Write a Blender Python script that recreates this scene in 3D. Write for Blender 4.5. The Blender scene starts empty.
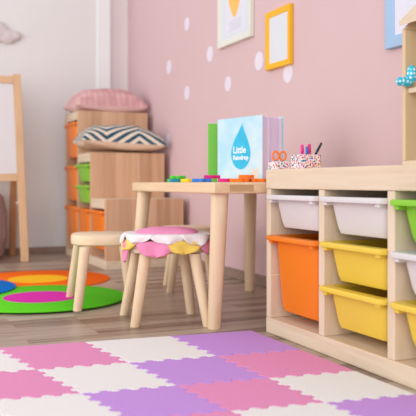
import bpy, bmesh, math, random
from mathutils import Vector, Matrix
random.seed(4)
PI = math.pi
scene = bpy.context.scene
C = scene.collection

# ------------------------------------------------------------------ materials
def srgb(r, g, b):
    f = lambda c: (c/255/12.92) if c/255 <= .04045 else ((c/255+.055)/1.055)**2.4
    return (f(r), f(g), f(b), 1)

def base(name, col, rough=.5, spec=.3):
    m = bpy.data.materials.new(name); m.use_nodes = True
    nt = m.node_tree; b = nt.nodes['Principled BSDF']
    b.inputs['Base Color'].default_value = col
    b.inputs['Roughness'].default_value = rough
    b.inputs['Specular IOR Level'].default_value = spec
    return m, nt, b

def N(nt, t, **kw):
    n = nt.nodes.new(t)
    for k, v in kw.items():
        if k in n.inputs: n.inputs[k].default_value = v
        else: setattr(n, k, v)
    return n

def ramp(nt, fac, stops, interp='LINEAR'):
    r = nt.nodes.new('ShaderNodeValToRGB'); r.color_ramp.interpolation = interp
    e = r.color_ramp.elements
    while len(e) < len(stops): e.new(.5)
    for k, (p, c) in enumerate(stops): e[k].position = p; e[k].color = c
    nt.links.new(fac, r.inputs[0]); return r.outputs[0]

def coords(nt, scale=(1, 1, 1), kind='Object', rot=(0, 0, 0)):
    t = nt.nodes.new('ShaderNodeTexCoord'); mp = nt.nodes.new('ShaderNodeMapping')
    mp.inputs['Scale'].default_value = scale; mp.inputs['Rotation'].default_value = rot
    nt.links.new(t.outputs[kind], mp.inputs[0]); return mp.outputs[0]

def bump(nt, b, height, strength=.2, dist=.01):
    n = N(nt, 'ShaderNodeBump', Strength=strength, Distance=dist)
    nt.links.new(height, n.inputs['Height']); nt.links.new(n.outputs[0], b.inputs['Normal'])

def plain(name, rgb, rough=.5, spec=.3, var=.03, nscale=8, bmp=0):
    m, nt, b = base(name, srgb(*rgb), rough, spec)
    n = N(nt, 'ShaderNodeTexNoise', Scale=nscale, Detail=4.0)
    nt.links.new(coords(nt), n.inputs['Vector'])
    c = Vector(srgb(*rgb)[:3])
    lo = tuple(c*(1-var))+(1,); hi = tuple(min(1, q) for q in c*(1+var))+(1,)
    nt.links.new(ramp(nt, n.outputs['Fac'], [(.3, lo), (.7, hi)]), b.inputs['Base Color'])
    if bmp: bump(nt, b, n.outputs['Fac'], bmp, .004)
    return m

def wood(name, a, c, axis=0, rough=.5, boards=0, fine=1.0):
    """a, c: light and dark grain colours; axis = grain direction"""
    m, nt, b = base(name, srgb(*a), rough, .3)
    sc = [26*fine]*3; sc[axis] = 2.0*fine
    v = coords(nt, tuple(sc))
    n1 = N(nt, 'ShaderNodeTexNoise', Scale=1.0, Detail=5.0, Roughness=.6, Distortion=.6)
    nt.links.new(v, n1.inputs['Vector'])
    sc2 = [120*fine]*3; sc2[axis] = 5*fine
    n2 = N(nt, 'ShaderNodeTexNoise', Scale=1.0, Detail=3.0)
    nt.links.new(coords(nt, tuple(sc2)), n2.inputs['Vector'])
    mx = N(nt, 'ShaderNodeMath', operation='MULTIPLY_ADD')
    nt.links.new(n2.outputs['Fac'], mx.inputs[0]); mx.inputs[1].default_value = .3
    nt.links.new(n1.outputs['Fac'], mx.inputs[2])
    col = ramp(nt, mx.outputs[0], [(.45, srgb(*a)), (.9, srgb(*c))])
    if boards:   # glued-up boards of slightly different tone, side by side in x
        s = N(nt, 'ShaderNodeSeparateXYZ'); nt.links.new(coords(nt, (1/boards,)*3), s.inputs[0])
        fl = N(nt, 'ShaderNodeMath', operation='FLOOR'); nt.links.new(s.outputs[0], fl.inputs[0])
        w = N(nt, 'ShaderNodeTexWhiteNoise', noise_dimensions='1D'); nt.links.new(fl.outputs[0], w.inputs['W'])
        tone = ramp(nt, w.outputs['Value'], [(0, (.80, .76, .73, 1)), (1, (1, 1, 1, 1))])
        mm = N(nt, 'ShaderNodeMix', data_type='RGBA', blend_type='MULTIPLY'); mm.inputs[0].default_value = 1
        nt.links.new(col, mm.inputs[6]); nt.links.new(tone, mm.inputs[7]); col = mm.outputs[2]
    nt.links.new(col, b.inputs['Base Color'])
    bump(nt, b, mx.outputs[0], .06, .002)
    return m

def dots(name, bg, fgs, scale, radius=.32, rough=.7):
    m, nt, b = base(name, srgb(*bg), rough, .2)
    v = N(nt, 'ShaderNodeTexVoronoi', Scale=scale); v.inputs['Randomness'].default_value = .75 if len(fgs) > 1 else .25
    nt.links.new(coords(nt), v.inputs['Vector'])
    lt = N(nt, 'ShaderNodeMath', operation='LESS_THAN'); lt.inputs[1].default_value = radius
    nt.links.new(v.outputs['Distance'], lt.inputs[0])
    if len(fgs) > 1:
        s = N(nt, 'ShaderNodeSeparateColor'); nt.links.new(v.outputs['Color'], s.inputs[0])
        fg = ramp(nt, s.outputs[0], [(k/len(fgs), srgb(*f)) for k, f in enumerate(fgs)], 'CONSTANT')
    else:
        r = N(nt, 'ShaderNodeRGB'); r.outputs[0].default_value = srgb(*fgs[0]); fg = r.outputs[0]
    mm = N(nt, 'ShaderNodeMix', data_type='RGBA'); mm.inputs[6].default_value = srgb(*bg)
    nt.links.new(lt.outputs[0], mm.inputs[0]); nt.links.new(fg, mm.inputs[7])
    nt.links.new(mm.outputs[2], b.inputs['Base Color'])
    return m

PINE_A, PINE_C = (232, 213, 189), (218, 192, 162)
W = {
 'pine_x': wood('pine along x', PINE_A, PINE_C, 0), 'pine_y': wood('pine along y', PINE_A, PINE_C, 1),
 'pine_z': wood('pine along z', PINE_A, PINE_C, 2),
 'panel_z': wood('pine side panel', (228, 188, 154), (208, 162, 126), 2, boards=.075),
 'birch': wood('birch leg', (238, 213, 181), (224, 192, 156), 2),
 'birch_x': wood('birch seat', (240, 217, 186), (228, 200, 164), 0),
 'birch_y': wood('birch table top', (238, 208, 172), (222, 186, 146), 1),
 'tenon': wood('darker end grain', (205, 168, 128), (186, 146, 106), 0),
 'house_in': wood('doll house wall', (226, 200, 160), (212, 182, 142), 2),
 'easel': wood('easel pine', (226, 188, 150), (212, 170, 128), 2),
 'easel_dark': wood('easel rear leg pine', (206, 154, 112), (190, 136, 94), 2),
 'easel_x': wood('easel rail pine', (226, 188, 150), (212, 170, 128), 0),
}
M = {
 'wall_pink': plain('pink wall paint', (219, 188, 190), .9, .1, .012, 3),
 'wall_white': plain('off-white wall paint', (230, 228, 227), .9, .1, .012, 3),
 'wall_alcove': plain('pale rose wall paint', (244, 236, 234), .9, .1, .012, 3),
 'white_trim': plain('white gloss trim', (240, 242, 243), .5, .3, .01, 3),
 'baseboard': wood('taupe baseboard', (160, 136, 124), (138, 112, 100), 1),
 'decal': plain('lilac white sticker', (233, 224, 238), .7, .1, .01),
 'white_plastic': plain('white plastic', (222, 216, 215), .35, .4, .01),
 'orange_plastic': plain('orange plastic', (244, 128, 24), .35, .4, .02),
 'yellow_plastic': plain('yellow plastic', (236, 202, 72), .35, .4, .02),
 'green_plastic': plain('lime green plastic', (138, 204, 50), .35, .4, .02),
 'foam_pink': plain('pink foam', (229, 146, 190), .8, .15, .03, 160, .1),
 'foam_white': plain('white foam', (236, 232, 230), .8, .15, .015, 160, .1),
 'foam_violet': plain('violet foam', (198, 149, 222), .8, .15, .03, 160, .1),
 'felt_green': plain('green felt', (96, 206, 42), .95, .05, .07, 150, .3),
 'felt_magenta': plain('magenta felt', (218, 54, 170), .95, .05, .05, 150, .3),
 'felt_orange': plain('orange felt', (248, 110, 30), .95, .05, .05, 150, .3),
 'felt_yellow': plain('yellow felt', (250, 190, 40), .95, .05, .05, 150, .3),
 'felt_blue': plain('blue felt', (22, 122, 214), .95, .05, .05, 150, .3),
 'plush_pink': plain('pink plush', (240, 150, 190), .95, .05, .08, 120, .6),
 'petal_pink': plain('pink felt petal', (236, 146, 184), .95, .05, .04, 90, .2),
 'petal_white': plain('white felt petal', (240, 230, 232), .95, .05, .03, 90, .2),
 'petal_yellow': plain('yellow felt petal', (240, 208, 104), .95, .05, .04, 90, .2),
 'cloud': plain('greyish cloud felt', (214, 204, 203), .95, .05, .06, 40, .4),
 'whiteboard': plain('white drawing board', (226, 221, 223), .4, .3, .008),
 'frame_cream': plain('cream picture frame', (228, 228, 217), .5, .3, .01),
 'frame_yellow': plain('yellow picture frame', (246, 184, 32), .45, .3, .02),
 'frame_blue': plain('pale blue picture frame', (164, 194, 226), .5, .3, .02),
 'paper': plain('white paper', (222, 225, 232), .8, .1, .006),
 'paper_lilac': plain('lilac white paper', (228, 226, 238), .8, .1, .01),
 'ink_grey': plain('pale grey print', (206, 204, 216), .8, .1, .01),
 'balloon': plain('apricot print', (247, 196, 112), .8, .1, .04, 60),
 'book_green': plain('green book cloth', (126, 204, 84), .6, .2, .02),
 'book_lilac': plain('lilac page', (226, 206, 234), .7, .15, .02),
 'book_page': plain('pale lilac page', (236, 224, 240), .7, .15, .02),
 'book_edge': plain('pale blue board', (196, 230, 244), .6, .2, .02),
 'cover_peach': plain('pale peach print', (238, 214, 194), .6, .2, .02),
 'drop': plain('turquoise print', (58, 186, 224), .6, .2, .08, 25),
 'lettering': plain('white lettering', (244, 250, 252), .6, .2, .0),
 'sc_orange': plain('orange scissor grip', (246, 132, 60), .4, .4, .02),
 'steel': plain('steel', (170, 172, 178), .3, .6, .02),
 'pen_pink': plain('pink pen', (240, 60, 150), .4, .4, .02),
 'pen_magenta': plain('magenta pen', (226, 40, 122), .4, .4, .02),
 'pen_blue': plain('blue pen', (64, 108, 200), .4, .4, .02),
 'pen_black': plain('black pen', (44, 40, 46), .4, .4, .02),
 'pouf': plain('mauve knit', (172, 148, 150), .95, .05, .12, 60, .5),
 'toy': dots('turquoise polka dot cloth', (58, 194, 220), [(235, 248, 250)], 95, .34),
 'speckle': dots('colour speckled card', (240, 232, 232), [(226, 60, 80), (60, 90, 170), (240, 150, 60), (90, 60, 90), (240, 120, 160), (70, 160, 160), (200, 70, 50)], 135, .44),
 'piece_green': plain('green foam piece', (84, 204, 60), .7, .2, .04, 60),
 'piece_blue': plain('blue foam piece', (66, 132, 220), .7, .2, .04, 60),
 'piece_yellow': plain('yellow foam piece', (248, 214, 40), .7, .2, .04, 60),
 'piece_magenta': plain('magenta foam piece', (220, 40, 130), .7, .2, .04, 60),
 'piece_orange': plain('orange foam piece', (250, 128, 40), .7, .2, .04, 60),
 'piece_teal': plain('teal foam piece', (30, 130, 150), .7, .2, .04, 60),
}

def floor_mat():
    m, nt, b = base('grey brown laminate', srgb(160, 136, 120), .33, .4)
    br = N(nt, 'ShaderNodeTexBrick', Scale=1.0, offset=.37, offset_frequency=2)
    br.inputs['Color1'].default_value = (0, 0, 0, 1); br.inputs['Color2'].default_value = (1, 1, 1, 1)
    br.inputs['Mortar'].default_value = (.5, .5, .5, 1)
    br.inputs['Mortar Size'].default_value = .0; br.inputs['Bias'].default_value = 0
    br.inputs['Brick Width'].default_value = .62; br.inputs['Row Height'].default_value = .064
    nt.links.new(coords(nt), br.inputs['Vector'])
    n = N(nt, 'ShaderNodeTexNoise', Scale=1.0, Detail=6.0, Roughness=.65, Distortion=.4)
    nt.links.new(coords(nt, (2.2, 40, 1)), n.inputs['Vector'])
    ad = N(nt, 'ShaderNodeMath', operation='MULTIPLY_ADD'); ad.inputs[1].default_value = .5
    nt.links.new(br.outputs['Color'], ad.inputs[0]); nt.links.new(n.outputs['Fac'], ad.inputs[2])
    col = ramp(nt, ad.outputs[0], [(.42, srgb(108, 85, 70)), (.64, srgb(144, 121, 105)), (.71, srgb(165, 144, 129)), (.98, srgb(184, 167, 151))])
    br2 = N(nt, 'ShaderNodeTexBrick', Scale=1.0, offset=.5, offset_frequency=2)
    br2.inputs['Color1'].default_value = (1, 1, 1, 1); br2.inputs['Color2'].default_value = (1, 1, 1, 1)
    br2.inputs['Mortar'].default_value = (.62, .58, .55, 1); br2.inputs['Mortar Size'].default_value = .0015
    br2.inputs['Brick Width'].default_value = 1.24; br2.inputs['Row Height'].default_value = .192
    nt.links.new(coords(nt), br2.inputs['Vector'])
    mm = N(nt, 'ShaderNodeMix', data_type='RGBA', blend_type='MULTIPLY'); mm.inputs[0].default_value = 1
    nt.links.new(col, mm.inputs[6]); nt.links.new(br2.outputs['Color'], mm.inputs[7])
    nt.links.new(mm.outputs[2], b.inputs['Base Color'])
    return m
M['floor'] = floor_mat()

def chevron_mat():
    m, nt, b = base('navy and cream chevron weave', srgb(230, 214, 194), .9, .1)
    s = N(nt, 'ShaderNodeSeparateXYZ'); nt.links.new(coords(nt), s.inputs[0])
    pp = N(nt, 'ShaderNodeMath', operation='PINGPONG'); pp.inputs[1].default_value = .2
    sh = N(nt, 'ShaderNodeMath', operation='ADD'); sh.inputs[1].default_value = .71
    nt.links.new(s.outputs[0], sh.inputs[0]); nt.links.new(sh.outputs[0], pp.inputs[0])
    ad = N(nt, 'ShaderNodeMath', operation='MULTIPLY_ADD'); ad.inputs[1].default_value = .8
    nt.links.new(pp.outputs[0], ad.inputs[0]); yz_ = N(nt, 'ShaderNodeMath', operation='ADD'); nt.links.new(s.outputs[1], yz_.inputs[0]); nt.links.new(s.outputs[2], yz_.inputs[1]); nt.links.new(yz_.outputs[0], ad.inputs[2])
    ml = N(nt, 'ShaderNodeMath', operation='MULTIPLY'); ml.inputs[1].default_value = 1/.058
    nt.links.new(ad.outputs[0], ml.inputs[0])
    fr = N(nt, 'ShaderNodeMath', operation='FRACT'); nt.links.new(ml.outputs[0], fr.inputs[0])
    nt.links.new(ramp(nt, fr.outputs[0], [(0, srgb(40, 82, 104)), (.5, srgb(236, 222, 202))], 'CONSTANT'), b.inputs['Base Color'])
    return m
M['chevron'] = chevron_mat()
M['cushion_back'] = plain('cream canvas', (232, 206, 180), .95, .05, .02, 50)

def tufted_mat():
    m, nt, b = base('tufted rose cotton', srgb(214, 166, 168), .95, .05)
    v = N(nt, 'ShaderNodeTexVoronoi', Scale=26.0); v.inputs['Randomness'].default_value = .35
    nt.links.new(coords(nt, (1, 1.2, .15)), v.inputs['Vector'])
    nt.links.new(ramp(nt, v.outputs['Distance'], [(.12, srgb(234, 194, 190)), (.62, srgb(212, 160, 162))]), b.inputs['Base Color'])
    bump(nt, b, v.outputs['Distance'], -.8, .01)
    return m
M['tufted'] = tufted_mat()
M['rose_cloth'] = plain('smooth rose cloth', (234, 198, 194), .95, .05, .03, 60)

def cover_mat():
    m, nt, b = base('pale blue book cover', srgb(196, 232, 246), .5, .3)
    n = N(nt, 'ShaderNodeTexNoise', Scale=11.0, Detail=3.0)
    nt.links.new(coords(nt), n.inputs['Vector'])
    nt.links.new(ramp(nt, n.outputs['Fac'], [(.4, srgb(178, 220, 238)), (.65, srgb(210, 230, 238))]), b.inputs['Base Color'])
    return m
M['cover'] = cover_mat()

# ------------------------------------------------------------------ mesh helpers
class MB:
    def __init__(s): s.v = []; s.f = []
    def add(s, vs, fs):
        o = len(s.v); s.v += [tuple(v) for v in vs]; s.f += [tuple(i+o for i in f) for f in fs]; return s
    def box(s, x0, x1, y0, y1, z0, z1):
        vs = [(x, y, z) for x in (x0, x1) for y in (y0, y1) for z in (z0, z1)]
        return s.add(vs, [(0, 1, 3, 2), (4, 6, 7, 5), (0, 4, 5, 1), (2, 3, 7, 6), (0, 2, 6, 4), (1, 5, 7, 3)])
    def loft(s, rings, cap0=True, cap1=True, closed=False):
        n = len(rings[0]); vs = [p for r in rings for p in r]; fs = []
        m = len(rings)
        for k in range(m if closed else m-1):
            a, b = k*n, ((k+1) % m)*n
            for i in range(n):
                j = (i+1) % n; fs.append((a+i, a+j, b+j, b+i))
        if not closed:
            if cap0: fs.append(tuple(range(n))[::-1])
            if cap1: fs.append(tuple((m-1)*n+i for i in range(n)))
        return s.add(vs, fs)
    def tube(s, p, q, r0, r1=None, n=20, round_end=.004):
        p, q = Vector(p), Vector(q); r1 = r0 if r1 is None else r1
        d = (q-p).normalized(); L = (q-p).length
        u = d.orthogonal().normalized(); w = d.cross(u)
        e = min(round_end, r0*.4, r1*.4, L*.3)
        st = [(0, r0-e), (e*.3, r0-e*.3), (e, r0), (L-e, r1), (L-e*.3, r1-e*.3), (L, r1-e)]
        return s.loft([[p+d*t+(u*math.cos(2*PI*i/n)+w*math.sin(2*PI*i/n))*r for i in range(n)] for t, r in st])
    def pole(s, p, q, r0, r1, n=20):
        """leg whose ends are cut level (horizontal rings)"""
        p, q = Vector(p), Vector(q)
        rs = []
        for t, k in ((0, .93), (.012, 1), (.5, 1), (1, 1)):
            c = p.lerp(q, t); r = (r0+(r1-r0)*t)*k
            rs.append([c+Vector((r*math.cos(2*PI*i/n), r*math.sin(2*PI*i/n), 0)) for i in range(n)])
        return s.loft(rs)
    def path(s, pts, r, n=12, closed=False):
        pts = [Vector(p) for p in pts]; rings = []; m = len(pts); up = None
        for k, p in enumerate(pts):
            a = pts[(k-1) % m] if (closed or k) else p
            b = pts[(k+1) % m] if (closed or k < m-1) else p
            d = (b-a).normalized()
            u = d.orthogonal().normalized() if up is None else (up-d*up.dot(d)).normalized()
            up = u; w = d.cross(u); rr = r[k] if isinstance(r, (list, tuple)) else r
            rings.append([p+(u*math.cos(2*PI*i/n)+w*math.sin(2*PI*i/n))*rr for i in range(n)])
        return s.loft(rings, closed=closed)
    def prism(s, poly, fn, a, b):
        """extrude a 2D outline between a and b; fn(u, v, t) -> point"""
        return s.loft([[fn(u, v, a) for u, v in poly], [fn(u, v, b) for u, v in poly]])
    def build(s, name, mat, parent=None, bevel=0, smooth=False, loc=None, seg=2):
        me = bpy.data.meshes.new(name); me.from_pydata(s.v, [], s.f); me.validate(); me.update()
        bm = bmesh.new(); bm.from_mesh(me); bmesh.ops.recalc_face_normals(bm, faces=bm.faces); bm.to_mesh(me); bm.free()
        o = bpy.data.objects.new(name, me); C.objects.link(o)
        if mat: me.materials.append(mat)
        if parent: o.parent = parent
        if loc: o.location = loc
        if bevel:
            bv = o.modifiers.new('bevel', 'BEVEL'); bv.width = bevel; bv.segments = seg; bv.limit_method = 'ANGLE'
            bv.angle_limit = math.radians(40)
        if smooth or bevel:
            for p in me.polygons: p.use_smooth = True
            if hasattr(me, 'set_sharp_from_angle'): me.set_sharp_from_angle(angle=math.radians(38))
        return o

def rr(hx, hy, r, z, cx=0, cy=0, k=5):
    out = []
    for sx, sy, a0 in ((1, 1, 0), (-1, 1, PI/2), (-1, -1, PI), (1, -1, 1.5*PI)):
        for i in range(k+1):
            a = a0+PI/2*i/k
            out.append((cx+sx*(hx-r)+r*math.cos(a), cy+sy*(hy-r)+r*math.sin(a), z))
    return out

def tag(o, label, cat, group=None, kind=None):
    o['label'] = label
    if cat: o['category'] = cat
    if group: o['group'] = group
    if kind: o['kind'] = kind
    return o
def thing(name, label, cat, loc=(0, 0, 0), rz=0, group=None):
    o = bpy.data.objects.new(name, None); C.objects.link(o); o.empty_display_size = .05
    o.location = loc; o.rotation_euler = (0, 0, rz)
    return tag(o, label, cat, group)
def struct(o): o['kind'] = 'structure'; return o
def dup(root, loc, rz, label):
    r = root.copy(); C.objects.link(r); r.location = loc; r.rotation_euler = (0, 0, rz); r['label'] = label
    for ch in list(root.children):
        c = ch.copy(); C.objects.link(c); c.parent = r
        for g in list(ch.children):
            d = g.copy(); C.objects.link(d); d.parent = c
    return r

# ------------------------------------------------------------------ setting
WX, WY = 1.6, 4.94
struct(MB().box(-3.2, WX+.12, -1.6, WY+.3, -.1, 0).build('floor', M['floor']))
struct(MB().box(WX, WX+.12, -1.6, WY+.3, 0, 2.7).build('wall_right', M['wall_pink']))
struct(MB().box(-3.2, 1.444, WY, WY+.15, 0, 2.7).build('wall_back', M['wall_white']))
struct(MB().box(1.444, WX, WY+.07, WY+.15, 0, 2.7).build('wall_alcove', M['wall_alcove']))
struct(MB().box(1.352, 1.447, WY-.012, WY+.07, 0, 2.7).build('trim_1', M['white_trim'], bevel=.004))
struct(MB().box(WX-.014, WX, -1.6, WY+.05, 0, .05).build('baseboard_right', M['baseboard'], bevel=.004))
struct(MB().box(-3.2, 1.35, WY-.014, WY, 0, .045).build('baseboard_back', M['baseboard'], bevel=.004))

# ------------------------------------------------------------------ wall stickers
stick = [(3.891, 1.399, .045, 'highest white oval wall sticker, top left on the pink wall'),
 (3.565, 1.172, .05, 'white oval wall sticker just left below the cream picture frame'),
 (4.182, 1.192, .05, 'leftmost white oval wall sticker, level with the cream frame\'s lower edge'),
 (3.891, .999, .048, 'white oval wall sticker right of the pink cushion, straight below the highest one'),
 (3.34, .983, .046, 'white oval wall sticker above the pale blue book'),
 (3.004, 1.048, .052, 'white oval wall sticker just left of the yellow picture frame'),
 (2.737, .955, .05, 'white oval wall sticker at the lower right corner of the yellow frame'),
 (4.2, .737, .05, 'lowest white oval wall sticker beside the zigzag cushion')]
for y, z, r, lab in stick:
    b = MB()
    b.loft([[(WX-t, y+q*.8*math.cos(2*PI*i/28), z+q*.84*math.sin(2*PI*i/28)) for i in range(28)] for t, q in ((.0002, r), (.0012, r))])
    tag(b.build('wall_sticker', M['decal']), lab, 'sticker', 'oval stickers on the pink wall')

# ------------------------------------------------------------------ picture frames (hang on the wall x = WX)
def frame(y0, y1, z0, z1, w, d, mat, inner, label):
    t = thing('wall_picture', label, 'picture frame', (WX-.001, (y0+y1)/2, z0))
    hy, H = (y1-y0)/2, z1-z0
    prof = [(0, 0), (-d, 0), (-d, -w*.35), (-d*.72, -w), (0, -w)]   # (depth, inward)
    rings = []
    for sy, z, sz in ((-1, 0, 1), (1, 0, 1), (1, H, -1), (-1, H, -1)):
        rings.append([(dx, sy*(hy+i), z-sz*i) for dx, i in prof])
    MB().loft(rings, closed=True).build('moulding', mat, t, bevel=.002)
    MB().box(-.012, -.006, -hy+w*.9, hy-w*.9, w*.9, H-w*.9).build('print', inner, t)
    return t, hy, H
fr, hy, H = frame(3.05, 3.422, 1.172, 1.70, .032, .022, M['frame_cream'], M['paper'],
                  'cream picture frame with an apricot balloon print, highest on the pink wall')
b = MB()   # printed panel: balloon and pale lines
poly = []
for k in range(32):
    a = 2*PI*k/32; r = .075*(1 if math.sin(a) > 0 else 1)
    zz = math.sin(a); poly.append((r*math.cos(a)*(1 if zz > -.1 else 1-.45*(-zz)), .235+(.085 if zz > 0 else .105)*zz))
b.prism(poly, lambda u, v, t: (t, u, v), -.0124, -.013); b.build('balloon_print', M['balloon'], fr)
b = MB()
for k in range(5): b.box(-.0127, -.0122, -.075+.008*(k % 2), .075-.012*(k % 3), .068+.011*k, .072+.011*k)
b.build('printed_lines', M['ink_grey'], fr)
b = MB(); b.box(-.0124, -.0121, -.105, .105, .055, .46); b.build('print_panel', M['paper_lilac'], fr)
frame(2.69, 2.907, .987, 1.247, .027, .02, M['frame_yellow'], M['paper'], 'yellow picture frame with a blank white sheet on the pink wall')
frame(1.60, 2.04, .938, 1.40, .042, .022, M['frame_blue'], M['paper_lilac'], 'pale blue picture frame behind the wooden doll house')

# ------------------------------------------------------------------ storage shelves
def tub(name, label, loc, half, depth, h, mat, group, recess=.008, lip=.018):
    """plastic bin: local x runs into the shelf, y across; origin at the rim front centre, bottom"""
    t = thing(name, label, 'storage bin', loc, 0, group)
    x0, x1 = recess, depth
    def ring(z, hy, xa, xb, r): return rr((xb-xa)/2, hy, r, z, (xa+xb)/2)
    hb = half-.013
    outer = [ring(.0, hb-.03, x0+.03, x1-.03, .012), ring(.004, hb-.018, x0+.018, x1-.02, .02), ring(.02, hb-.013, x0+.012, x1-.014, .022),
             ring(h-.012, hb, x0, x1-.004, .022)]
    inner = [ring(h-.012, hb-.003, x0+.003, x1-.007, .02), ring(.02, hb-.016, x0+.015, x1-.017, .02), ring(.006, hb-.03, x0+.03, x1-.03, .012)]
    MB().loft(outer+inner).build('tub', mat, t, smooth=True)
    b = MB()
    b.loft([ring(h-.0115, hb+.001, x0-.001, x1-.003, .02), ring(h-.015, half, -lip, x1+.006, .012), ring(h-.004, half, -lip-.002, x1+.006, .012),
            ring(h, half-.002, -lip, x1+.004, .012), ring(h, hb-.001, x0+.004, x1-.006, .02), ring(h-.0115, hb-.004, x0+.005, x1-.008, .02)], closed=True)
    for s in (-1, 1):
        yy = s*(hb-.008)
        b.box(min(-lip+.006, 0), x0+.004, yy-.009, yy+.009, h-.024, h-.014)
    b.build('rim', mat, t, bevel=.0015)
    return t

SX, SY, T, PITCH, D = 1.114, 2.045, .028, .306, .44
sh = thing('storage_shelf', 'low pine storage shelf holding white, orange, yellow and green bins in three columns', 'shelf', (SX, 0, 0))
MB().box(0, D, SY-3*PITCH-T, SY, .0, .05).build('base_board', W['pine_y'], sh, bevel=.003)
MB().box(0, D, SY-3*PITCH-T, SY, .458, .52).build('top_board', W['pine_y'], sh, bevel=.003)
for k in range(4):
    b = MB(); y = SY-T/2-k*PITCH
    g = .0025; Z0, Z1 = .0505, .4575
    L, R = [(y-T/2, Z0)], [(y+T/2, Z0)]
    for s in (.187, .310):
        for arr, sy in ((L, -1), (R, 1)):
            arr += [(y+sy*T/2, s-.002), (y+sy*(T/2-g), s-.002), (y+sy*(T/2-g), s+.002), (y+sy*T/2, s+.002)]
    L.append((y-T/2, Z1)); R.append((y+T/2, Z1))
    b.prism(L+R[::-1], lambda u, v, t: (t, u, v), .002, D-.002)
    b.build('upright', W['pine_z'], sh, bevel=.0015)
MB().box(D-.010, D-.004, SY-3*PITCH-T+.001, SY-.001, .0505, .4575).build('back_panel', W['pine_z'], sh)
half = (PITCH-T)/2-.0015
GR = 'bins in the low pine shelf'
for c, rim, h, mat, lab in [
  (0, .440, .105, 'white_plastic', 'white storage bin in the top left slot, above the big orange bin'),
  (0, .313, .238, 'orange_plastic', 'tall orange storage bin in the low shelf, under the left white bin'),
  (1, .440, .105, 'white_plastic', 'white storage bin in the middle column, above two yellow bins'),
  (1, .316, .110, 'yellow_plastic', 'upper of the two stacked yellow storage bins in the middle column'),
  (1, .194, .116, 'yellow_plastic', 'lower of the two stacked yellow storage bins, just above the base board'),
  (2, .438, .105, 'green_plastic', 'lime green storage bin at the right, top of the right column of the low shelf'),
  (2, .314, .105, 'white_plastic', 'white storage bin in the right column, under the green bin'),
  (2, .194, .105, 'yellow_plastic', 'yellow storage bin at the bottom of the right column, cut by the photo edge')]:
    y = SY-T/2-(c+.5)*PITCH
    tub('storage_bin', lab, (SX, y, rim-h), half, .405, h, M[mat], GR)

# stepped unit against the wall at the back
TX, TD = 1.1, .458
st = thing('stepped_storage_unit', 'pine storage unit in three steps with orange and green bins, against the pink wall', 'shelf', (TX, 0, 0))
steps = [(3.840, .388), (4.150, .657), (4.460, .930)]; PW = .31
for k, (y, H) in enumerate(steps):
    MB().box(0, TD, y+.0285, y+PW-.0005, H-.055, H).build('step_board', W['pine_y'], st, bevel=.003)
    MB().box(.0, TD, y, y+.028, .0505, H).build('upright', W['panel_z'], st, bevel=.002)
MB().box(0, TD, 4.77, 4.798, .0505, .93).build('upright', W['panel_z'], st, bevel=.002)
MB().box(0, TD, 3.84, 4.798, 0, .05).build('base_board', W['pine_y'], st, bevel=.003)
for k, (y, H) in enumerate(steps):   # rear of each bay, closed down to the base
    MB().box(TD-.008, TD-.003, y+.0285, y+PW-.0005, .0505, H-.056).build('back_panel', W['panel_z'], st)
GS = 'bins in the stepped unit'
hs = (PW-.028)/2-.0015
for c, rim, h, mat, lab in [
  (2, .860, .222, 'orange_plastic', 'topmost orange bin of the stepped unit, under the pink cushion'),
  (2, .585, .222, 'orange_plastic', 'middle orange bin in the tallest column of the stepped unit'),
  (2, .330, .222, 'orange_plastic', 'bottom orange bin in the tallest column of the stepped unit'),
  (1, .590, .108, 'green_plastic', 'upper green bin of the stepped unit, under the zigzag cushion'),
  (1, .463, .108, 'green_plastic', 'lower green bin of the stepped unit'),
  (1, .322, .222, 'orange_plastic', 'orange bin under the two green bins of the stepped unit'),
  (0, .322, .222, 'orange_plastic', 'orange bin in the lowest step of the stepped unit, nearest the table')]:
    y = steps[c][0]+.028+hs+.0015
    tub('storage_bin', lab, (TX-.016, y, rim-h), hs, .405, h, M[mat], GS, .006, .004)

# ------------------------------------------------------------------ cushions
def cushion(name, label, loc, rz, a, bb, up, dn, top, bot, part, tilt=(0, 0)):
    def surf(hh, sgn):
        b = MB(); n = 28
        vs = []
        for i in range(n+1):
            for j in range(n+1):
                u, v = -1+2*i/n, -1+2*j/n
                px = a*u*(1-.10*(1-v*v)*abs(u)**3); py = bb*v*(1-.10*(1-u*u)*abs(v)**3)
                e = max(0, (1-u*u)*(1-v*v))
                z = sgn*hh*e**.36
                z += .006*math.sin(5*u+2*v)*e + .004*math.sin(9*v-3*u)*e
                if sgn < 0: z = max(z, -dn)
                vs.append((px, py, dn+z))
        fs = [(i*(n+1)+j, (i+1)*(n+1)+j, (i+1)*(n+1)+j+1, i*(n+1)+j+1) for i in range(n) for j in range(n)]
        return b.add(vs, fs)
    o = surf(up, 1).build(name, top, smooth=True); tag(o, label, 'cushion')
    o.location = loc; o.rotation_euler = (tilt[0], tilt[1], rz)
    surf(dn*1.25, -1).build(part, bot, o, smooth=True)
    return o
cushion('cushion', 'dusty pink tufted cushion on the highest step of the storage unit', (1.322, 4.62, .931), .05, .245, .155, .13, .035, M['tufted'], M['rose_cloth'], 'cushion_back')
cushion('cushion', 'navy and cream zigzag cushion on the middle step of the storage unit', (1.305, 4.275, .676), -.06, .262, .165, .115, .04, M['chevron'], M['cushion_back'], 'cushion_back', (0, .05))

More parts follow.
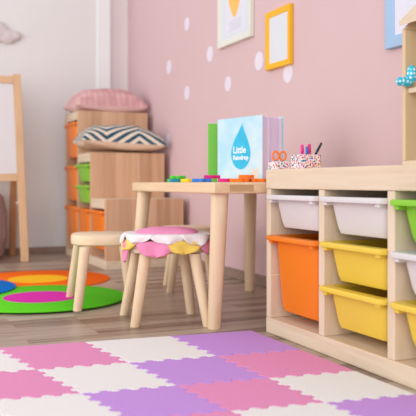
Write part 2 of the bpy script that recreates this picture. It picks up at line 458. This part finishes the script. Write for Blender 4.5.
# ------------------------------------------------------------------ round rugs
def rug(x, y, z, R, r2, m1, m2, label, cx=0, cy=0, th=.005):
    b = MB(); n = 96
    b.loft([[(q*math.cos(2*PI*i/n), q*math.sin(2*PI*i/n), zz) for i in range(n)] for q, zz in ((R-.001, 0), (R, .001), (R, th-.0015), (R-.002, th))])
    o = b.build('round_rug', m1, smooth=True, loc=(x, y, z)); tag(o, label, 'rug', 'round felt rugs')
    b = MB()
    b.loft([[(cx+q*math.cos(2*PI*i/n), cy+q*math.sin(2*PI*i/n), zz) for i in range(n)] for q, zz in ((r2, th-.0008), (r2, th+.0006), (r2-.001, th+.001))])
    c = b.build('rug_centre', m2, o); return o
rug(.688, 3.60, .0005, .35, .145, M['felt_orange'], M['felt_yellow'], 'orange round rug with a yellow centre')
rug(.582, 2.985, .0070, .345, .15, M['felt_green'], M['felt_magenta'], 'green round rug with a magenta centre under the plain stool')
rug(.195, 3.37, .0140, .345, .11, M['felt_blue'], M['felt_yellow'], 'blue round rug overlapping the green and orange rugs')

# ------------------------------------------------------------------ puzzle mat
HM = [[.24002515797, .08575699592, .28583416887], [-.05750219422, -.14377303982, 2.10997199955], [-.01569316324, .07722945371, 1.0]]
def g2w(c, r):
    w = HM[2][0]*c+HM[2][1]*r+1
    return ((HM[0][0]*c+HM[0][1]*r+HM[0][2])/w, (HM[1][0]*c+HM[1][1]*r+HM[1][2])/w)
def edge_profile(n=8, amp=.031):
    """puzzle-tooth profile from 0 to 1: (t, offset)"""
    pts = [(0, 0)]
    for k in range(n):
        s = 1 if k % 2 == 0 else -1
        c = .09+.82*(k+.5)/n; w = .41/n
        pts += [(c-w*.62, 0), (c-w*.88, s*amp*.95), (c-w*.6, s*amp*1.05), (c+w*.6, s*amp*1.05), (c+w*.88, s*amp*.95), (c+w*.62, 0)]
    pts.append((1, 0)); return pts
EP = edge_profile()
def tile_outline(c, r, sides):
    gap = .0045; out = []
    corners = [((c, r), (c+1, r), 'far'), ((c+1, r), (c+1, r+1), 'right'), ((c+1, r+1), (c, r+1), 'near'), ((c, r+1), (c, r), 'left')]
    poly = []
    for p, q, side in corners:
        if side not in sides: pts = [(0, 0), (1, 0)]
        else: pts = EP
        rev = side in ('near', 'left')
        if rev: pts = [(1-t, o) for t, o in pts][::-1]
        for t, o in pts[:-1]:
            x = p[0]+(q[0]-p[0])*t; y = p[1]+(q[1]-p[1])*t
            if side in ('far', 'near'): y += o
            else: x += o
            poly.append((x, y))
    m = len(poly); ccx, ccy = c+.5, r+.5
    res = []
    for i in range(m):                       # shrink a hair along the outline normal so neighbours never touch
        (ax, ay), (bx, by), (dx, dy) = poly[i-1], poly[i], poly[(i+1) % m]
        e1 = Vector((bx-ax, by-ay)).normalized(); e2 = Vector((dx-bx, dy-by)).normalized()
        n1 = Vector((-e1.y, e1.x)); n2 = Vector((-e2.y, e2.x)); nn = (n1+n2)
        nn = nn.normalized() if nn.length > .1 else n1
        res.append((bx+nn.x*gap, by+nn.y*gap))
    return res
SEQ = ['W', 'P', 'W', 'V', 'P', 'W', 'V']
CM = {'W': 'foam_white', 'P': 'foam_pink', 'V': 'foam_violet'}
CN = {'W': 'white', 'P': 'pink', 'V': 'violet'}
labels = {
 (-1, 0): 'white foam tile cut by the left photo edge in the row along the wooden floor',
 (0, 0): 'pink foam puzzle tile in the far row, bordering the wooden floor',
 (1, 0): 'white foam puzzle tile in the far row, between pink and violet by the stool',
 (2, 0): 'violet foam puzzle tile at the far corner of the mat, before the table leg',
 (-1, 1): 'pink foam puzzle tile in the second row, at the left photo edge',
 (0, 1): 'white foam puzzle tile in the second row between pink and violet tiles',
 (1, 1): 'violet foam puzzle tile in the mat\'s second row from the floor',
 (2, 1): 'pink foam puzzle tile at the shelf under the orange bin',
 (-1, 2): 'white foam puzzle tile in the bottom left corner of the photo',
 (0, 2): 'violet foam puzzle tile at the bottom edge, right of the corner white tile',
 (1, 2): 'pink foam puzzle tile in the third row, left of the white tile by the shelf',
 (2, 2): 'white foam puzzle tile along the shelf under the yellow bins',
 (0, 3): 'pink foam puzzle tile in the nearest row, cut by the bottom edge',
 (1, 3): 'white foam puzzle tile in the nearest row at the bottom edge',
 (2, 3): 'violet foam puzzle tile in the bottom right corner beside the shelf'}
for (c, r), lab in labels.items():
    col = SEQ[c+1+r]
    sides = {'far', 'right', 'near', 'left'}
    if r == 0: sides.discard('far')
    if c == 2: sides.discard('right')
    pw = [g2w(x, y) for x, y in tile_outline(c, r, sides)]
    cx, cy = g2w(c+.5, r+.5)
    b = MB(); b.prism([(x-cx, y-cy) for x, y in pw], lambda u, v, t: (u, v, t), 0, .012)
    o = b.build('foam_tile', M[CM[col]], bevel=.0015, loc=(cx, cy, .0005), seg=1)
    tag(o, lab, 'foam tile', 'jigsaw foam floor tiles')

# ------------------------------------------------------------------ stools
def seat_r(th, hx, hy, p=2.7):
    return (abs(math.cos(th)/hx)**p+abs(math.sin(th)/hy)**p)**(-1/p)
def stool(label, loc, rz, feet, shift=(0, 0), hx=.15, hy=.125, H=.28, k_top=.68):
    """feet: world foot positions; the seat sits over their middle plus shift"""
    t = thing('stool', label, 'stool', loc, rz, 'low wooden stools')
    b = MB(); n = 48
    cx, cy = sum(f[0] for f in feet)/4+shift[0], sum(f[1] for f in feet)/4+shift[1]
    inv = Matrix.Rotation(-rz, 2)
    L = lambda x, y: inv @ Vector((x-loc[0], y-loc[1]))
    o = L(cx, cy)
    def ring(k, z): return [(o.x+k*seat_r(2*PI*i/n, hx, hy)*math.cos(2*PI*i/n), o.y+k*seat_r(2*PI*i/n, hx, hy)*math.sin(2*PI*i/n), z) for i in range(n)]
    b.loft([ring(.94, H-.04), ring(.985, H-.036), ring(1, H-.028), ring(1, H-.01), ring(.985, H-.003), ring(.95, H)])
    b.build('seat', W['birch_x'], t, smooth=True)
    for fx, fy in feet:
        f = L(fx, fy); g = o+(f-o)*k_top
        MB().pole((f.x, f.y, 0), (g.x, g.y, H-.0405), .0165, .0205).build('leg', W['birch'], t, smooth=True)
    return t
s1p, s1r = (.896, 2.358), math.radians(-16)
stool('birch stool draped with a pink flower cover, nearest the camera', (s1p[0], s1p[1], .0005), s1r,
      ((.756, 2.292), (.789, 2.517), (.978, 2.195), (1.018, 2.437)), (.011, -.002), .138, .118)
stool('plain birch stool standing on the edge of the green rug', (.772, 2.745, .0135), math.radians(-17),
      ((.688, 2.925), (.637, 2.592), (.835, 2.575), (.925, 2.86)), (.012, 0), .132, .128, H=.268, k_top=.74)
stool('birch stool standing under the far end of the table', (1.255, 3.02, .0005), math.radians(-17),
      ((1.129, 2.939), (1.20, 3.17), (1.335, 2.875), (1.40, 3.10)), (0, 0), .14, .12)

# flower cover on the near stool
fc = thing('flower_seat_cover', 'flower-shaped felt seat cover of pink, white and yellow petals on the near stool', 'seat cover', (s1p[0], s1p[1], .2815), s1r)
HX, HY = .138, .118
def petal(th0, halfw, s_in, drop, off, flare, mat, wav, lab=None):
    nu, nv = 14, 16
    b = MB(); vs = []
    rad = .018
    for j in range(nv+1):
        q = j/nv
        for i in range(nu+1):
            u = -1+2*i/nu
            tip = q**1                                    # petals round off towards the tip
            wf = (.7+.6*q if q < .5 else math.sqrt(max(0, 1-((q-.5)/.5)**2.4)))
            th = th0+u*halfw*(.9*wf+.02)
            R = seat_r(th, HX, HY)
            L = R*(1-s_in)+drop
            s = q*L
            flat = R*(1-s_in)
            if s <= flat:
                r = R*s_in+s; z = off
            else:
                a = min((s-flat)/rad, PI/2*.94)
                r = R+math.sin(a)*rad*.5+min(off, .007); z = off-(1-math.cos(a))*rad
                ex = (s-flat)-rad*PI/2*.94
                if ex > 0: z -= ex*.97; r += ex*flare
                r += wav*math.sin(u*4+th0*7)*min(1, (s-flat)/.03)*.006
            vs.append((r*math.cos(th), r*math.sin(th), z))
    fs = [(j*(nu+1)+i, j*(nu+1)+i+1, (j+1)*(nu+1)+i+1, (j+1)*(nu+1)+i) for j in range(nv) for i in range(nu)]
    b.add(vs, fs)
    o = b.build('petal', mat, fc, smooth=True)
    sd = o.modifiers.new('thickness', 'SOLIDIFY'); sd.thickness = .0022; sd.offset = 1
    if lab: o['label'] = lab
    return o
# world view direction of the near side is about -113 deg; local = world - s1r
nearside = math.radians(-114)-s1r
for k in range(8):
    a = nearside+(k-.35)*2*PI/8
    pink = k % 2 == 0
    petal(a+.06*math.sin(4*k+1), .5, .62, (.062 if pink else .050)+.006*math.sin(1.7*k), .0015 if pink else .0045, .06, M['petal_pink' if pink else 'petal_yellow'], 1, 'pink felt petal' if pink else 'yellow felt petal')
for k in range(8):
    a = nearside+(k+.1)*2*PI/8
    petal(a+.05*math.sin(5*k), .48+.05*math.sin(3*k+1), .64, .040+.008*math.sin(2.3*k), .022, .08, M['petal_white'], 1.3, 'white felt petal')
leftside = math.radians(165)-s1r
for da, dr in ((-.22, .078), (.30, .086)):
    petal(leftside+da, .2, .7, dr, .003, .04, M['petal_pink'], .6, 'long pink felt petal')
b = MB(); n = 40; rings = []
for q, z in ((.76, .008), (.84, .012), (.82, .022), (.70, .034), (.4, .042), (.12, .044)):
    rings.append([(q*(1+.03*math.sin(5*2*PI*i/n))*seat_r(2*PI*i/n, HX, HY)*math.cos(2*PI*i/n), q*(1+.03*math.sin(5*2*PI*i/n))*seat_r(2*PI*i/n, HX, HY)*math.sin(2*PI*i/n), z) for i in range(n)])
b.loft(rings); b.build('plush_centre', M['plush_pink'], fc, smooth=True)

# ------------------------------------------------------------------ children's table
tb = thing('table', "low birch children's table with round legs beside the shelf", 'table', (0, 0, .0005))
MB().box(.945, 1.53, 2.075, 2.905, .442, .479).build('tabletop', W['birch_y'], tb, bevel=.006, seg=3)
MB().box(1.0, 1.085, 2.0735, 2.08, .449, .471).build('tenon', W['tenon'], tb)
for top, foot in (((.990, 2.128), (.984, 2.158)), ((.985, 2.86), (.955, 2.90)), ((1.475, 2.14), (1.475, 2.16)), ((1.475, 2.85), (1.473, 2.855))):
    MB().pole((foot[0], foot[1], 0), (top[0], top[1], .4415), .0225, .0285).build('leg', W['birch'], tb, smooth=True)

# ------------------------------------------------------------------ books on the table
TZ = .480
P1, P2, P3 = Vector((1.155, 2.50)), Vector((1.213, 2.25)), Vector((1.318, 2.285))
BH = .237
bk = thing('picture_book', 'pale blue picture book with a water drop, standing open on the table', 'book', (P1.x, P1.y, TZ))
def leaf(p, q, th, h, z0=0, inset=0):
    d = (q-p).normalized(); n = Vector((-d.y, d.x)) * th/2
    a, b_, c, e = p+n, q+n, q-n, p-n
    return [(v.x-P1.x, v.y-P1.y) for v in (a, b_, c, e)]
def board(name, p, q, th, z0, z1, mat, bev=.001):
    b = MB(); b.prism(leaf(p, q, th, 0), lambda u, v, t: (u, v, t), z0, z1); return b.build(name, mat, bk, bevel=bev)
fcov = board('front_cover', P1, P2, .004, 0, BH, M['cover'])
sp2 = P1+Vector((.035, .012))
board('back_cover', sp2, P3, .004, 0, BH, M['book_edge'])
board('spine', P1+Vector((.002, .004)), sp2+Vector((-.002, .004)), .004, 0, BH, M['book_edge'])
dc = (P2-P1).normalized()
for k in range(9):                       # leaves fan out from the spine, each a thin wedge
    t0, t1 = (k+.25)/9.4, (k+1.1)/9.4
    e = -dc*(.006+.004*math.sin(3*k))
    a0, a1 = P1.lerp(sp2, .15+.7*t0)+dc*.012, P1.lerp(sp2, .15+.7*t1)+dc*.012
    b0, b1 = P2.lerp(P3, .04+.92*t0)+e, P2.lerp(P3, .04+.92*t1)+e
    mb = MB(); mb.prism([(v.x-P1.x, v.y-P1.y) for v in (a0, b0, b1, a1)], lambda u, v, t: (u, v, t), .003, BH-.004-.002*(k % 2))
    mb.build('page', M['book_lilac' if k % 3 != 2 else 'book_page'], bk)
# printed drop on the cover: local frame u along the cover, v up, slightly in front of it
du = (P2-P1).normalized(); nn = Vector((du.y, -du.x))
if nn.dot(Vector((-1, -1))) < 0: nn = -nn
def on_cover(u, v, t): p = du*u+nn*(.002+t); return (p.x, p.y, v)
CU, CV = .138, .105
poly = []
for k in range(40):
    a = 2*PI*k/40
    s = math.sin(a); zz = -math.cos(a)                     # pear / drop outline, tip up
    w = .055*s*(1 if zz < 0 else (1-zz)**1.05*(1+.9*zz)) if True else 0
    v = CV+(.058*zz if zz < 0 else .112*zz)
    poly.append((CU+w+(.010*max(0, zz)**2), v))
b = MB(); b.prism(poly, on_cover, .0002, .0008); b.build('drop_print', M['drop'], fcov)
def lettering(txt, u, v, size):
    cu = bpy.data.curves.new('title', 'FONT'); cu.body = txt; cu.size = size; cu.align_x = 'CENTER'; cu.align_y = 'CENTER'
    cu.extrude = .0003; cu.offset = .0006; cu.resolution_u = 3
    o = bpy.data.objects.new('title', cu); C.objects.link(o)
    dg = bpy.context.evaluated_depsgraph_get(); dg.update()
    me = bpy.data.meshes.new_from_object(o.evaluated_get(dg)); bpy.data.objects.remove(o)
    for vv in me.vertices:
        x, y, zz = vv.co; vv.co = on_cover(u+x, v+y, .0013+zz)
    me.materials.append(M['lettering'])
    r = bpy.data.objects.new('title_lettering', me); C.objects.link(r); r.parent = fcov
    return r
lettering('Little', CU-.006, CV+.012, .036)
lettering('Raindrop', CU+.001, CV-.016, .0235)
# castle-like pale blotch low on the cover
MB().prism([(.20, .012), (.235, .012), (.235, .05), (.226, .05), (.226, .042), (.21, .042), (.21, .05), (.20, .05)], on_cover, .0002, .0006).build('cover_print', M['cover_peach'], fcov)

g = MB().box(0, .105, 0, .014, 0, .232).build('green_book', M['book_green'], bevel=.002, loc=(1.163, 2.607, TZ))
tag(g, 'plain green book standing behind the pale blue picture book', 'book')
g.rotation_euler = (0, 0, -.25)
MB().box(.003, .103, .003, .011, .231, .2335).build('pages', M['book_page'], g)

# ------------------------------------------------------------------ foam pieces lying on the table
def piece(mat, x, y, r, kind, lab, rz, z=TZ, th=.012):
    n = 60; b = MB()
    def R(a):
        if kind == 'flower': return r*(.78+.22*math.cos(5*a))
        if kind == 'star': return r*(.7+.3*abs(math.cos(2.5*a))**.6)
        if kind == 'cross': return r*(.72+.28*math.cos(4*a))
        return r*(1+.0*a)
    A = [2*PI*i/n for i in range(n)]
    o_ = lambda z: [(R(a)*math.cos(a), R(a)*math.sin(a), z) for a in A]
    if kind == 'ring':
        i_ = lambda z: [(.45*r*math.cos(a), .45*r*math.sin(a), z) for a in A]
        b.loft([o_(0), o_(th), i_(th), i_(0)], closed=True)
    else: b.loft([o_(0), o_(th)])
    o = b.build('foam_piece', M[mat], bevel=.0015, loc=(x, y, z)); o.rotation_euler = (0, 0, rz)
    tag(o, lab, 'toy piece', 'foam play pieces on the table'); return o
# (placed along the front half of the table top, left to right in the photo)
for mat, x, y, r, kind, lab, z in [
  ('piece_blue', 1.02, 2.585, .034, 'cross', 'blue foam piece under the green ones, left end of the row on the table', TZ),
  ('piece_green', 1.055, 2.68, .036, 'flower', 'green flower-shaped foam piece at the left end of the row on the table', TZ),
  ('piece_green', 1.03, 2.60, .032, 'star', 'green star-shaped foam piece stacked on the blue one', TZ+.0125),
  ('piece_teal', 1.0, 2.515, .026, 'ring', 'teal foam ring right of the green pieces', TZ),
  ('piece_yellow', 1.015, 2.445, .032, 'star', 'yellow foam star between the green and magenta pieces', TZ),
  ('piece_magenta', 1.02, 2.375, .026, 'flower', 'magenta foam flower right of the yellow star', TZ),
  ('piece_blue', 1.0, 2.30, .036, 'flower', 'blue foam flower in the middle of the row before the drop book', TZ),
  ('piece_magenta', 1.05, 2.32, .03, 'star', 'magenta foam star lying on top of the blue flower', TZ+.0125),
  ('piece_magenta', 1.055, 2.225, .024, 'ring', 'magenta foam ring between the blue flower and the orange pieces', TZ),
  ('piece_orange', 1.085, 2.175, .034, 'star', 'orange foam star near the right end of the row', TZ),
  ('piece_orange', 1.15, 2.165, .034, 'flower', 'orange foam flower at the right end of the row beside the shelf', TZ),
  ('piece_orange', 1.115, 2.185, .026, 'ring', 'orange foam ring on top of the other orange pieces', TZ+.0125)]:
    piece(mat, x, y, r, kind, lab, random.random()*2, z)

# ------------------------------------------------------------------ pencil boxes on the shelf
def cup(label, x, y, s, h, rz):
    t = thing('pencil_box', label, 'pencil box', (x, y, .5205), rz)
    b = MB(); w = .003; o = lambda q, z: rr(q, q, .003, z, k=2)
    b.loft([o(s/2, 0), o(s/2, h), o(s/2-w, h), o(s/2-w, .004)]); b.build('card_box', M['speckle'], t)
    return t
cup('small low speckled pencil box with orange scissors, at the left shelf corner', 1.144, 2.0145, .05, .024, 0)
cup('larger speckled pencil box with pens in it, on the shelf', 1.197, 1.938, .068, .044, 0)
# scissors, blades down in the small box
sc = thing('scissors', 'scissors with orange grips standing in the small speckled box', 'scissors', (1.144, 2.0145, .5255), -.42)
for s, dx in ((-1, -.0105), (1, .0125)):
    pts = [(dx+.0095*math.cos(2*PI*i/20), s*.001, .038+.0135*math.sin(2*PI*i/20)) for i in range(20)]
    MB().path(pts, .0037, 8, closed=True).build('grip', M['sc_orange'], sc, smooth=True)
    bl = MB(); bl.prism([(dx*.5-.003, .0), (dx*.5+.003, 0), (dx*.6+.003, .0235), (dx*.6-.003, .0235)], lambda u, v, t: (u, t, v), s*.001-.0008, s*.001+.0008)
    bl.build('blade', M['steel'], sc)
def pen(mat, lab, base_, tip, r=.004):
    t = thing('felt_tip_pen', lab, 'pen', base_, 0, 'pens in the speckled box')
    q = Vector(tip)-Vector(base_)
    MB().tube((0, 0, 0), q*.62, r, r, 14).build('barrel', M[mat], t, smooth=True)
    MB().tube(q*.625, q, r*1.12, r*.9, 14).build('cap', M[mat], t, smooth=True)
bx, by, bz = 1.199, 1.938, .526
pen('pen_pink', 'pink felt-tip pen, leftmost in the speckled box', (bx, by+.02, bz), (bx-.003, by+.022, bz+.072), .0055)
pen('pen_magenta', 'magenta felt-tip pen behind the blue one', (bx+.022, by+.016, bz), (bx+.020, by+.016, bz+.074), .0055)
pen('pen_blue', 'blue felt-tip pen at the front of the speckled box', (bx-.004, by-.012, bz), (bx+.001, by+.000, bz+.064), .004)
pen('pen_black', 'black pen leaning to the right in the speckled box', (bx+.008, by-.002, bz), (bx+.040, by-.024, bz+.076), .0038)

# ------------------------------------------------------------------ doll house on the shelf
dh = thing('doll_house', 'open wooden doll house with a pitched roof on the pine shelf', 'doll house', (1.14, 1.07, .5205))
YL, DW, EH = .338, .27, .325
MB().box(0, DW, 0, YL-.0005, 0, .010).build('bottom_board', W['pine_y'], dh, bevel=.001)
for y0 in (-.0, YL-.012):
    MB().box(0, DW, y0, y0+.0115, .0105, EH).build('side_wall', W['house_in'], dh, bevel=.001)
MB().box(.008, DW-.012, .012, YL-.0125, .172, .184).build('shelf_board', W['pine_y'], dh, bevel=.001)
MB().box(DW-.0115, DW, .012, YL-.0125, .0105, EH).build('back_wall', W['house_in'], dh, bevel=.001)
ridge = EH+DW/2*.95
for s in (0, 1):
    ax = -.006 if s == 0 else DW+.006
    az = EH+.004-.006*.95+.016
    b = MB(); m_ = DW/2
    b.prism([(ax, az-.004), (m_, ridge+.018-.004), (m_, ridge+.026), (ax, az+.007)], lambda u, v, t: (u, t, v), -.02, YL+.004)
    b.build('roof_slope', W['pine_y'], dh, bevel=.001)
for y0 in (0, YL-.012):
    b = MB(); b.prism([(.0, EH+.0005), (DW, EH+.0005), (DW/2, ridge+.008)], lambda u, v, t: (u, t, v), y0, y0+.0115); b.build('gable', W['house_in'], dh)

# cloth toy sitting on its floor
ty = MB()
pts = [(-.032, .0, .0125), (-.024, 0, .0125), (-.008, 0, .0125), (.002, 0, .013), (.009, 0, .018), (.012, 0, .03), (.012, 0, .042), (.012, 0, .049), (.012, 0, .053)]
ty.path(pts, [.005, .0105, .0118, .0118, .0122, .0118, .0108, .008, .002], 16)
o = ty.build('cloth_toy', M['toy'], smooth=True, loc=(1.139, 1.386, .7058)); tag(o, 'turquoise polka-dot cloth toy sitting on the edge of the doll house shelf', 'toy')

# ------------------------------------------------------------------ easel at the left
ez = thing('easel', 'wooden drawing easel with a white board, cut by the left photo edge', 'easel', (0, 4.45, .0005))
xR, xL = .772, .18
def bar(p, q, w, d, name, mat, par):
    p, q = Vector(p), Vector(q)
    b = MB(); x = Vector((w/2, 0, 0)); y = Vector((0, d/2, 0))
    b.loft([[p-x-y, p+x-y, p+x+y, p-x+y], [q-x-y, q+x-y, q+x+y, q-x+y]]); return b.build(name, mat, par, bevel=.003)
bar((xR, 0, 0), (xR-.033, .10, 1.145), .046, .024, 'front_leg', W['easel'], ez)
bar((xL, 0, 0), (xL+.033, .10, 1.145), .046, .024, 'front_leg', W['easel'], ez)
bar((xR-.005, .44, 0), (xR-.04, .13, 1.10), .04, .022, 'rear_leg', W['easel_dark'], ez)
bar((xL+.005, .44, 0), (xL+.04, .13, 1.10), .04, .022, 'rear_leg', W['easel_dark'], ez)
def yz(z): return .10*z/1.145
def rail(z0, z1, name):
    b = MB(); xa, xb = xL+.025+.033*z0/1.145, xR-.0245-.033*z0/1.145
    b.loft([[(xa, yz(z)-.010+dy, z) for dy in (0, .02)]+[(xb, yz(z)-.010+dy, z) for dy in (.02, 0)] for z in (z0, z1)])
    return b.build(name, W['easel_x'], ez, bevel=.002)
rail(1.085, 1.13, 'top_rail'); rail(.488, .532, 'bottom_rail')
b = MB(); b.loft([[(xL+.0245+.033*z/1.145, yz(z)-.004+dy, z) for dy in (0, .008)]+[(xR-.0245-.033*z/1.145, yz(z)-.004+dy, z) for dy in (.008, 0)] for z in (.533, 1.084)])
b.build('drawing_board', M['whiteboard'], ez)
MB().box(xR-.045, xR-.03, .04, .055, .352, .362).build('peg', M['white_plastic'], ez)

# knitted pouf at the far left
b = MB(); n = 72; rings = []
R0 = .215
for k in range(15):
    t = k/14; z = .42*t
    prof = R0*(.80+.20*math.sin(PI*(t*.9+.05))**.6)*(1 if 0 < k < 14 else .86)
    rings.append([(prof*(1+.022*math.cos(24*a)*math.sin(PI*t)+.012*math.cos(PI*6*t))*math.cos(a), prof*(1+.022*math.cos(24*a)*math.sin(PI*t)+.012*math.cos(PI*6*t))*math.sin(a), z) for a in [2*PI*i/n for i in range(n)]])
b.loft(rings); o = b.build('knitted_pouf', M['pouf'], smooth=True, loc=(.487, 4.70, .001))
tag(o, 'mauve ribbed knitted pouf behind the easel at the left photo edge', 'pouf')

# soft cloud ornament on the back wall
b = bmesh.new()
for dx, dz, r in ((-.26, .02, .10), (-.15, .06, .105), (-.03, .01, .09), (.05, -.02, .06), (.10, -.01, .04), (-.10, -.04, .075)):
    bmesh.ops.create_icosphere(b, subdivisions=3, radius=1, matrix=Matrix.Translation((dx, -.0172, dz)) @ Matrix.Diagonal((r, .018, r*.8, 1)))
me = bpy.data.meshes.new('cloud_ornament'); b.to_mesh(me); b.free(); me.materials.append(M['cloud'])
for p in me.polygons: p.use_smooth = True
o = bpy.data.objects.new('cloud_ornament', me); C.objects.link(o); o.location = (.69, WY, 1.465)
rm = o.modifiers.new('merge', 'REMESH'); rm.mode = 'VOXEL'; rm.voxel_size = .006; rm.use_smooth_shade = True
tag(o, 'soft greyish cloud ornament on the white wall above the easel', 'wall ornament')

# ------------------------------------------------------------------ light
w = bpy.data.worlds.new('daylight'); scene.world = w; w.use_nodes = True
bg = w.node_tree.nodes['Background']; bg.inputs[0].default_value = (.93, .95, 1, 1); bg.inputs[1].default_value = .82
def area(name, loc, target, sx, sy, e, col=(1, 1, 1)):
    l = bpy.data.lights.new(name, 'AREA'); l.shape = 'RECTANGLE'; l.size = sx; l.size_y = sy; l.energy = e; l.color = col
    o = bpy.data.objects.new(name, l); C.objects.link(o); o.location = loc
    o.rotation_euler = (Vector(target)-Vector(loc)).to_track_quat('-Z', 'Y').to_euler(); return o
area('window_daylight', (-2.3, 2.9, 1.2), (1.0, 4.4, .5), 2.4, 2.2, 60, (1, .99, .97))
area('rear_fill_light', (-1.2, -1.5, 1.5), (.9, 4.6, .5), 3.0, 2.4, 78, (1, 1, 1))  # soft fill added behind the camera to lift the back wall, no window there

# ------------------------------------------------------------------ camera
cam = bpy.data.cameras.new('camera'); co = bpy.data.objects.new('camera', cam); C.objects.link(co)
f = 725.0; th = math.atan(323/f)
cam.sensor_fit = 'HORIZONTAL'; cam.sensor_width = 36; cam.lens = f/416*36
cam.shift_y = -(208-183)/416
co.location = (0, 0, .477); co.rotation_euler = (PI/2, 0, -th)
cam.clip_start = .05
cam.dof.use_dof = True; cam.dof.focus_distance = 2.15; cam.dof.aperture_fstop = 4.2
scene.camera = co
vs = scene.view_settings
scene.display_settings.display_device = 'sRGB'
vs.view_transform = 'Standard'; vs.look = 'None'; vs.gamma = 1; vs.exposure = -.05; vs.use_curve_mapping = False
